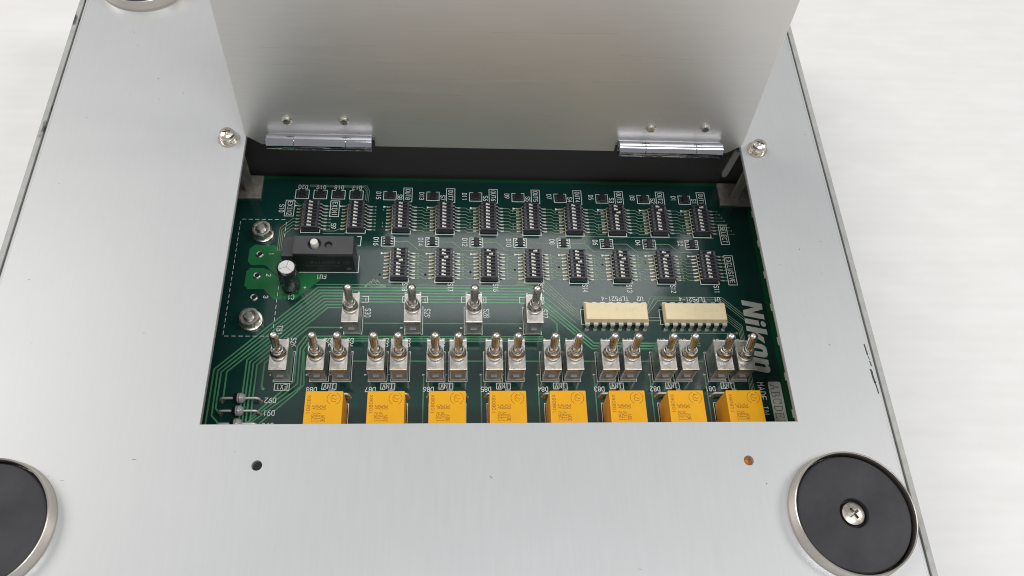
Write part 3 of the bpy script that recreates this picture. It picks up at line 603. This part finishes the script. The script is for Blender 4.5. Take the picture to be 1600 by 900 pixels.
# surface-mount diode arrays
e = empty('diode_array', (0, 0, 0), BOARD)
d = MB(); d.bbox(-.85, .85, -1.35, 1.35, .12, 1.1, .12); d.build('body', 'ic', e)
for sx in (-1, 1):
    p = MB(); p.box(min(sx*.8, sx*1.2), max(sx*.8, sx*1.2), -.2, .2, .3, .48); p.box(min(sx*1.15, sx*1.6), max(sx*1.15, sx*1.6), -.15, .15, .06, .22); p.box(min(sx*1.15, sx*1.3), max(sx*1.15, sx*1.3), -.2, .2, .2, .48)
    pm = p.mesh('lead', 'solder')
    for y in (-.95, 0, .95): place('lead', pm, e, (0, y, 0))
spots = [(-47.65+5.72*i+.05, 45.75, n) for i, n in enumerate((20, 19, 18, 17))]
for k in range(8): n = 8-k; spots += [(DIPX[k]-3.95, 45.75, 2*n-1), (DIPX[k]-3.9, 28.3, 2*n)]
for i, (x, y, n) in enumerate(spots):
    l_ = 'tiny black six-legged chip boxed beside the D%d mark' % n
    if i == 0: e.location = Vector((x, y, 0))*S; e['label'] = l_
    else: copy_tree(e, BOARD, (x, y, 0), l_)
# toggle switches
def toggle_proto():
    e = empty('toggle_switch', (0, 0, 0), BOARD)
    # folded sheet frame: top, two flanks, rolled front and back lips, two small ears at the rear
    f = MB(); W = 2.38; prof = []
    for k in range(7): a = math.pi/2*k/6; prof.append((-4.35-.35*math.sin(a)+.0, 8.95-.55*(1-math.cos(a))))
    f.box(-W, W, -4.35, 4.35, 8.6, 8.95)
    top = [(-4.25, 8.95), (-4.4, 9.02)]+[(-4.4-.5*math.sin(math.pi/2*k/5), 9.02-.5*(1-math.cos(math.pi/2*k/5))) for k in range(1, 6)]+[(-4.9, 8.1)]
    for sgn in (1, -1):
        vs = []; n = len(top)
        for y, zz in top: vs += [(-W, sgn*y, zz), (W, sgn*y, zz)]
        for y, zz in top: vs += [(-W, sgn*(y+.3), zz-.3), (W, sgn*(y+.3), zz-.3)]
        fs = []
        for i in range(n-1):
            q = (2*i, 2*i+1, 2*i+3, 2*i+2); fs.append(q[::-1] if sgn > 0 else q)
            q = (2*n+2*i, 2*n+2*i+1, 2*n+2*i+3, 2*n+2*i+2); fs.append(q if sgn > 0 else q[::-1])
        for i in range(n-1):
            fs.append((2*i, 2*i+2, 2*n+2*i+2, 2*n+2*i)); fs.append((2*i+1, 2*n+2*i+1, 2*n+2*i+3, 2*i+3))
        fs.append((2*n-2, 2*n-1, 4*n-1, 4*n-2)); f.add(vs, fs)
    f.box(-W-.02, -W+.33, -4.3, 4.3, .9, 8.61); f.box(W-.33, W+.02, -4.3, 4.3, .9, 8.61)
    f.box(-W, -W+.5, 4.5, 4.82, 8.7, 9.35); f.box(W-.5, W, 4.5, 4.82, 8.7, 9.35)
    f.build('metal_frame', 'nickel_flat', e, smooth=35)
    b = MB(); b.box(-W+.34, W-.34, -4.15, 4.15, .5, 8.5); b.box(-W+.1, W-.1, -4.5, 4.5, .25, .9); b.build('base_block', 'greyplastic', e)
    b = MB(); b.bbox(-.95, .95, -.4, .4, -.8, .8, .12); o = b.build('moulded_tab', 'tab', e, (0, -4.15, 4.0)); o.rotation_euler = (math.pi/2, 0, 0)
    b = MB(); b.lathe([(2.3, 8.93), (2.24, 9.0), (2.1, 9.1), (2.14, 9.35), (2.22, 9.8), (2.2, 10.3), (2.08, 10.8), (1.88, 11.15), (1.7, 11.35), (1.66, 11.5), (1.7, 11.75), (1.76, 12.0), (1.72, 12.3), (1.56, 12.42), (1.4, 12.3), (1.32, 11.8), (.9, 11.5)], n=36); b.build('bushing', 'nickel_shiny', e, smooth=32)
    ax = Vector((0, math.sin(math.radians(13)), math.cos(math.radians(13))))
    prof = [(.02, 0.2), (1.12, .3), (1.22, .8), (1.14, 1.3), (1.08, 1.7), (1.1, 2.2), (1.17, 4.2), (1.25, 6.0), (1.27, 6.6)]
    for k in range(1, 8): a = math.pi/2*k/7; prof.append((max(.015, 1.27*math.cos(a)), 6.6+1.22*math.sin(a)))
    l = MB(); l.lathe(prof, n=28, axis=ax, org=(0, 0, 11.2)); l.build('bat_lever', 'nickel_shiny', e, smooth=50)
    for y in (-2.5, 0, 2.5): g = MB(); g.box(-.5, .5, y-.2, y+.2, -.02, .3); g.build('terminal', 'tin', e)
    return e
tg = toggle_proto()
for i, x in enumerate(TGX2):
    l_ = 'silver toggle switch beside the S%d mark in the sparse middle row' % (30-i)
    if i == 0: tg.location = Vector((x, .45, 0))*S; tg['label'] = l_
    else: copy_tree(tg, BOARD, (x, .45, 0), l_)
tilt = random.Random(3)
for i, x in enumerate(TGX3):
    if i == 0: l_ = 'lone silver toggle switch behind the EX1 mark'
    else: l_ = '%s silver toggle switch of the pair behind the D8%d relay' % ('left' if i % 2 else 'right', 8-(i-1)//2)
    o = copy_tree(tg, BOARD, (x, -14.3, 0), l_); o.rotation_euler.z = math.radians(tilt.uniform(-.9, .9))
    for c in o.children:
        if c.name.startswith('bat_lever'): c.rotation_euler.z = math.radians(tilt.uniform(-9, 9))
# optocouplers
def opto(c, l_):
    e = empty('optocoupler', (c, 2.35, 0), BOARD, l_)
    x, y = 9.75, 3.2; sec = [(0, .7), (.35, 2.2), (.35, 2.35), (1.0, 3.9)]
    def ring(i, zz): r = .12; return [(-x+i, -y+i+r, zz), (-x+i+r, -y+i, zz), (x-i-r, -y+i, zz), (x-i, -y+i+r, zz), (x-i, y-i-r, zz), (x-i-r, y-i, zz), (-x+i+r, y-i, zz), (-x+i, y-i-r, zz)]
    rs = [ring(.3, .7), ring(0, 2.2), ring(0, 2.45), ring(.42, 3.75), ring(.55, 3.85)]; vs = sum(rs, []); fs = [tuple(range(7, -1, -1))]
    for k in range(len(rs)-1):
        for j in range(8): fs.append((k*8+j, k*8+(j+1) % 8, k*8+8+(j+1) % 8, k*8+8+j))
    fs.append(tuple(range(len(vs)-8, len(vs)))); b = MB(); b.add(vs, fs); b.build('body', 'opto', e)
    k = MB(); lettering(k, 'TLP521-4', 7.0, 1.1, 'U', 1.2, .95, .10, 3.853); k.annulus(8.2, 1.9, .18, .34, 3.853, 12); k.build('faint_print', 'optomark', e)
    for sg in (-1, 1):
        for i in range(8):
            p = MB(); px = -8.89+2.54*i; kind = (i % 2)
            yo = sg*y; prof = [(yo-sg*.3, 2.3), (yo+sg*.55, 2.3), (yo+sg*.85, 2.0), (yo+sg*.95, 1.2), (yo+sg*1.1, .05)]
            vs = []; fs = []
            for j, (yy, zz) in enumerate(prof):
                hw = (.7, .7, .66, .42, .32)[j]; off = 0
                vs += [(px-hw, yy, zz), (px+hw, yy, zz), (px+hw, yy-sg*.05, zz-.24), (px-hw, yy-sg*.05, zz-.24)]
            for j in range(4):
                for q in range(4): fs.append((j*4+q, j*4+(q+1) % 4, j*4+4+(q+1) % 4, j*4+4+q))
            p.add(vs, fs); p.cur = 1; p.lathe([(.62, .04), (.5, .2), (.3, .6)], px, yo+sg*1.1, 14); p.build('pin', ['pin', 'pin'], e, smooth=30)
opto(50.0-.15, 'cream optocoupler chip next to the U2 mark, the left of two'); opto(74.05, 'cream optocoupler chip next to the U1 mark, the right of two')
# relays
def relay_proto():
    e = empty('relay', (0, 0, 0), BOARD)
    b = MB(); b.bbox(-5.0, 5.0, -20.6, 0, .5, 11.0, .22); b.build('case', 'relay', e, smooth=0)
    k = MB(); z = 11.012
    lettering(k, '10808X', -3.5, -6.5, 'R', .8, .92, .14, z)
    for i, s in enumerate(('125V AC', '110V DC', '30V  DC')): lettering(k, s, -1.85+1.22*i, -8.7, 'R', .95, .70, .14, z)
    for g in ((25, 155), (205, 335)):
        k.ribbon([(2.55+1.75*math.cos(math.radians(a)+math.pi/2*0), -2.2+1.75*math.sin(math.radians(a))) for a in range(g[0]-90+0, g[1]-90+1, 10)], .13, z)
    k.ribbon([(1.7, -2.0), (2.6, -1.2), (3.3, -1.5)], .13, z); k.ribbon([(3.5, -2.2), (2.9, -2.5), (2.4, -2.0), (1.8, -2.5), (2.2, -3.1), (3.2, -3.0)], .13, z+.003); k.ribbon([(2.0, -1.5), (2.4, -1.0)], .12, z+.005)
    k.build('printed_rating', 'relaymark', e)
    p = MB()
    for x in (-3.8, 3.8):
        for y in (-1.6, -9, -19): p.box(x-.3, x+.3, y-.2, y+.2, 0, .52)
    o = p.build('terminals', 'tin', e); o['kind'] = 'stuff'
    return e
def diode(nm, c, y, l_, body_x=0.0):
    e = empty('diode', (c, y, 0), BOARD, l_)
    w_ = MB(); pts = []
    for k in range(7): a = math.pi/2*k/6; pts.append((-5.25+1.0*(1-math.cos(a)), 0, 1.0+1.0*math.sin(a)))
    w_.tube([(-5.25, 0, .02)]+pts+[(-1.4+body_x, 0, 2.0)], .36, 10); w_.build('lead', 'pin', e, smooth=60)
    w_ = MB(); w_.tube([(1.4+body_x, 0, 2.0)]+[(-p[0], 0, p[2]) for p in pts[::-1]]+[(5.25, 0, .02)], .36, 10); w_.build('lead', 'pin', e, smooth=60)
    for sx in (-1, 1): s_ = MB(); s_.lathe([(.85, .04), (.7, .2), (.38, .55)], sx*5.25, 0, 18); s_.build('solder_joint', 'tin', e, smooth=50)
    prof = []
    for k in range(17): a = math.pi*k/16; prof.append((max(.1, 1.5*math.sin(a)**.75), -1.65*math.cos(a)))
    g = MB(); g.lathe(prof, n=28, axis=(1, 0, 0), org=(body_x, 0, 2.0)); g.build('glass_bead', 'glass', e, smooth=60)
    g = MB(); g.lathe([(1.5, -.9), (1.5, -.55), (1.52, -.5)], n=28, axis=(1, 0, 0), org=(body_x, 0, 2.0)); 
    g = MB(); g.lathe([(.5, -1.66), (1.0, -1.5), (1.34, -1.15), (1.5, -.7), (1.54, -.4)], n=28, axis=(1, 0, 0), org=(body_x, 0, 2.0)); g.lathe([(1.53, .06), (1.54, .1), (1.53, .16)], n=28, axis=(1, 0, 0), org=(body_x, 0, 2.0)); g.build('cathode_band', 'band', e, smooth=60)
    return e
rl = relay_proto(); place_n = ['leftmost'] + [ORD[i] for i in range(1, 7)] + ['rightmost']
for k in range(8):
    l_ = ('%s of the eight orange relays at the near edge' % place_n[k]) if k in (0, 7) else '%s orange relay from the left, beside the D8%d mark' % (place_n[k], 8-k)
    if k == 0: rl.location = Vector((RX[k], -26.05, 0))*S; rl['label'] = l_
    else: copy_tree(rl, BOARD, (RX[k], -26.05, 0), l_)
    diode('D', RX[k]-.05, -23.35, 'grey axial diode tucked behind the orange relay next to the D8%d mark' % (8-k), .2)
for i in range(3): diode('D', -58.0, -24.5-3.72*i, 'grey banded axial diode left of the D9%d mark' % (2-i))
# hex nuts on studs
for y, rz, l_ in ((30.75, .25, 'hex nut with washer on a stud near the EXIN2 mark'), (.35, .05, 'hex nut with washer on a stud near the TB1 mark')):
    e = empty('stud_nut', (-58.3, y, 0), BOARD, l_)
    a = MB(); a.lathe([(1.6, .05), (3.3, .05), (3.45, .15), (3.45, .65), (3.3, .75), (1.6, .75)], n=40); a.build('washer', 'screw', e, smooth=40)
    a = MB(); R6 = 3.15; n = 48; prof = []
    def hexr(t): t = (t+rz) % (math.pi/3)-math.pi/6; return 2.73/math.cos(t)
    rings = []
    for zz, lim in ((.76, 2.85), (1.0, 9), (2.95, 9), (3.2, 2.78), (3.22, 2.5)):
        rings.append([(min(hexr(2*math.pi*j/n), lim)*math.cos(2*math.pi*j/n), min(hexr(2*math.pi*j/n), lim)*math.sin(2*math.pi*j/n), zz) for j in range(n)])
    for zz, r in ((3.2, 1.9), (2.9, 1.55)): rings.append([(r*math.cos(2*math.pi*j/n), r*math.sin(2*math.pi*j/n), zz) for j in range(n)])
    vs = sum(rings, []); fs = []
    for k in range(len(rings)-1):
        for j in range(n): fs.append((k*n+j, k*n+(j+1) % n, k*n+n+(j+1) % n, k*n+n+j))
    a.add(vs, fs); a.build('nut', 'nickel', e, smooth=25)
    a = MB(); prof = [(1.35, .8), (1.35, 2.8)]
    for q in range(3): prof += [(1.5, 2.9+q*.22), (1.38, 3.0+q*.22)]
    prof += [(1.4, 3.7), (1.2, 3.88), (.02, 3.9)]; a.lathe(prof, n=28); a.build('stud', 'nickel', e, smooth=25)
# circuit breaker FU1
e = empty('circuit_breaker', (-37.6, 20.3, 0), BOARD, 'dark grey circuit breaker block with a white push button')
top = sheet('breaker_body', [(-8.75, -3.2), (8.75, -3.2), (8.75, 3.1), (-8.75, 3.1)], [circ(-2.6, .3, 1.95, 32), circ(1.45, 0.0, 1.15, 28)], 9.2, 10.75, ['fuse'], .12)
place('top_cover', top, e)
a = MB(); a.box(-8.75, 8.75, -3.2, 3.1, .3, 9.19); a.build('body', 'ic', e)
a = MB(); a.bbox(-12.6, -8.8, -2.6, 4.2, .3, 8.3, .2); a.build('side_block', 'fuse', e)
a = MB(); a.lathe([(1.15, 9.2), (1.15, 11.7), (1.0, 11.95), (.02, 12.0)], -2.6, .3, 28); a.build('push_button', 'white', e, smooth=40)
a = MB(); a.lathe([(.95, 9.2), (.9, 9.9), (.02, 9.95)], 1.45, 0, 24); a.build('trip_indicator', 'fuse', e, smooth=40)
a = MB()
def fr(pts, wd): 
    o = len(a.v); a.ribbon(pts, wd, 0); a.v[o:] = [(p[0], -3.215, p[1]) for p in a.v[o:]]
fr([(-6.5, 4.4), (-5.6, 3.7), (-5, 4.1), (3.2, 4.1), (4.2, 3.6), (5.2, 3.9)], .12); fr([(-6, 3.3), (2.5, 3.3), (4.0, 3.7)], .1); fr([(-.6, 2.2), (1.6, 2.2), (4.2, 3.5)], .12)
fr([(-1.5+.8*math.cos(q*math.pi/8), 2.2+.55*math.sin(q*math.pi/8)) for q in range(17)], .1); fr([(6.6+1.0*math.cos(q*math.pi/8), 5.8+1.1*math.sin(q*math.pi/8)) for q in range(17)], .1)
fr([(6.1, 5.6), (6.9, 6.1)], .2); fr([(6.3, 6.2), (7.0, 5.4)], .12); fr([(6.9+.5*math.cos(q*math.pi/6), 2.2+.5*math.sin(q*math.pi/6)) for q in range(13)], .55)
for q in range(22): x = -4.4+q*.42; hgt = random.uniform(.6, 1.5); fr([(x, 5.2), (x+random.uniform(-.1, .25), 5.2+hgt)], .13)
a.build('face_print', 'icmark', e)
# capacitor C1
e = empty('capacitor', (-47.75, 11.55, 0), BOARD, 'upright black electrolytic capacitor with a silver top'); e.rotation_euler = (math.radians(-4.5), math.radians(1.2), 0)
a = MB(); a.lathe([(2.3, .5), (2.75, .7), (2.8, 1.2), (2.6, 1.7), (2.85, 2.1), (2.9, 9.9), (2.8, 10.6), (2.45, 10.95), (2.35, 10.9)], n=48, cap0=True); a.build('sleeve', 'sleeve', e, smooth=40)
a = MB(); a.lathe([(2.42, 10.86), (2.3, 11.0), (.02, 11.0)], n=48); capm = a.mesh('can_top', 'alu', 40); ct = place('can_top', capm, e)
a = MB()
for k in range(3): an = math.radians(80+120*k); a.ribbon([(0, 0), (2.1*math.cos(an), 2.1*math.sin(an))], .16, 11.006+.002*k)
a.build('vent_score', 'tab', e)
a = MB(); vs = []; fs = []
for j in range(6): an = math.radians(150+12*j); vs += [(2.915*math.cos(an), 2.915*math.sin(an), 2.2), (2.915*math.cos(an), 2.915*math.sin(an), 9.8), (2.83*math.cos(an), 2.83*math.sin(an), 10.6)]
for j in range(5): fs += [(3*j, 3*j+3, 3*j+4, 3*j+1), (3*j+1, 3*j+4, 3*j+5, 3*j+2)]
a.add(vs, fs); a.build('polarity_stripe', 'stripe', e)
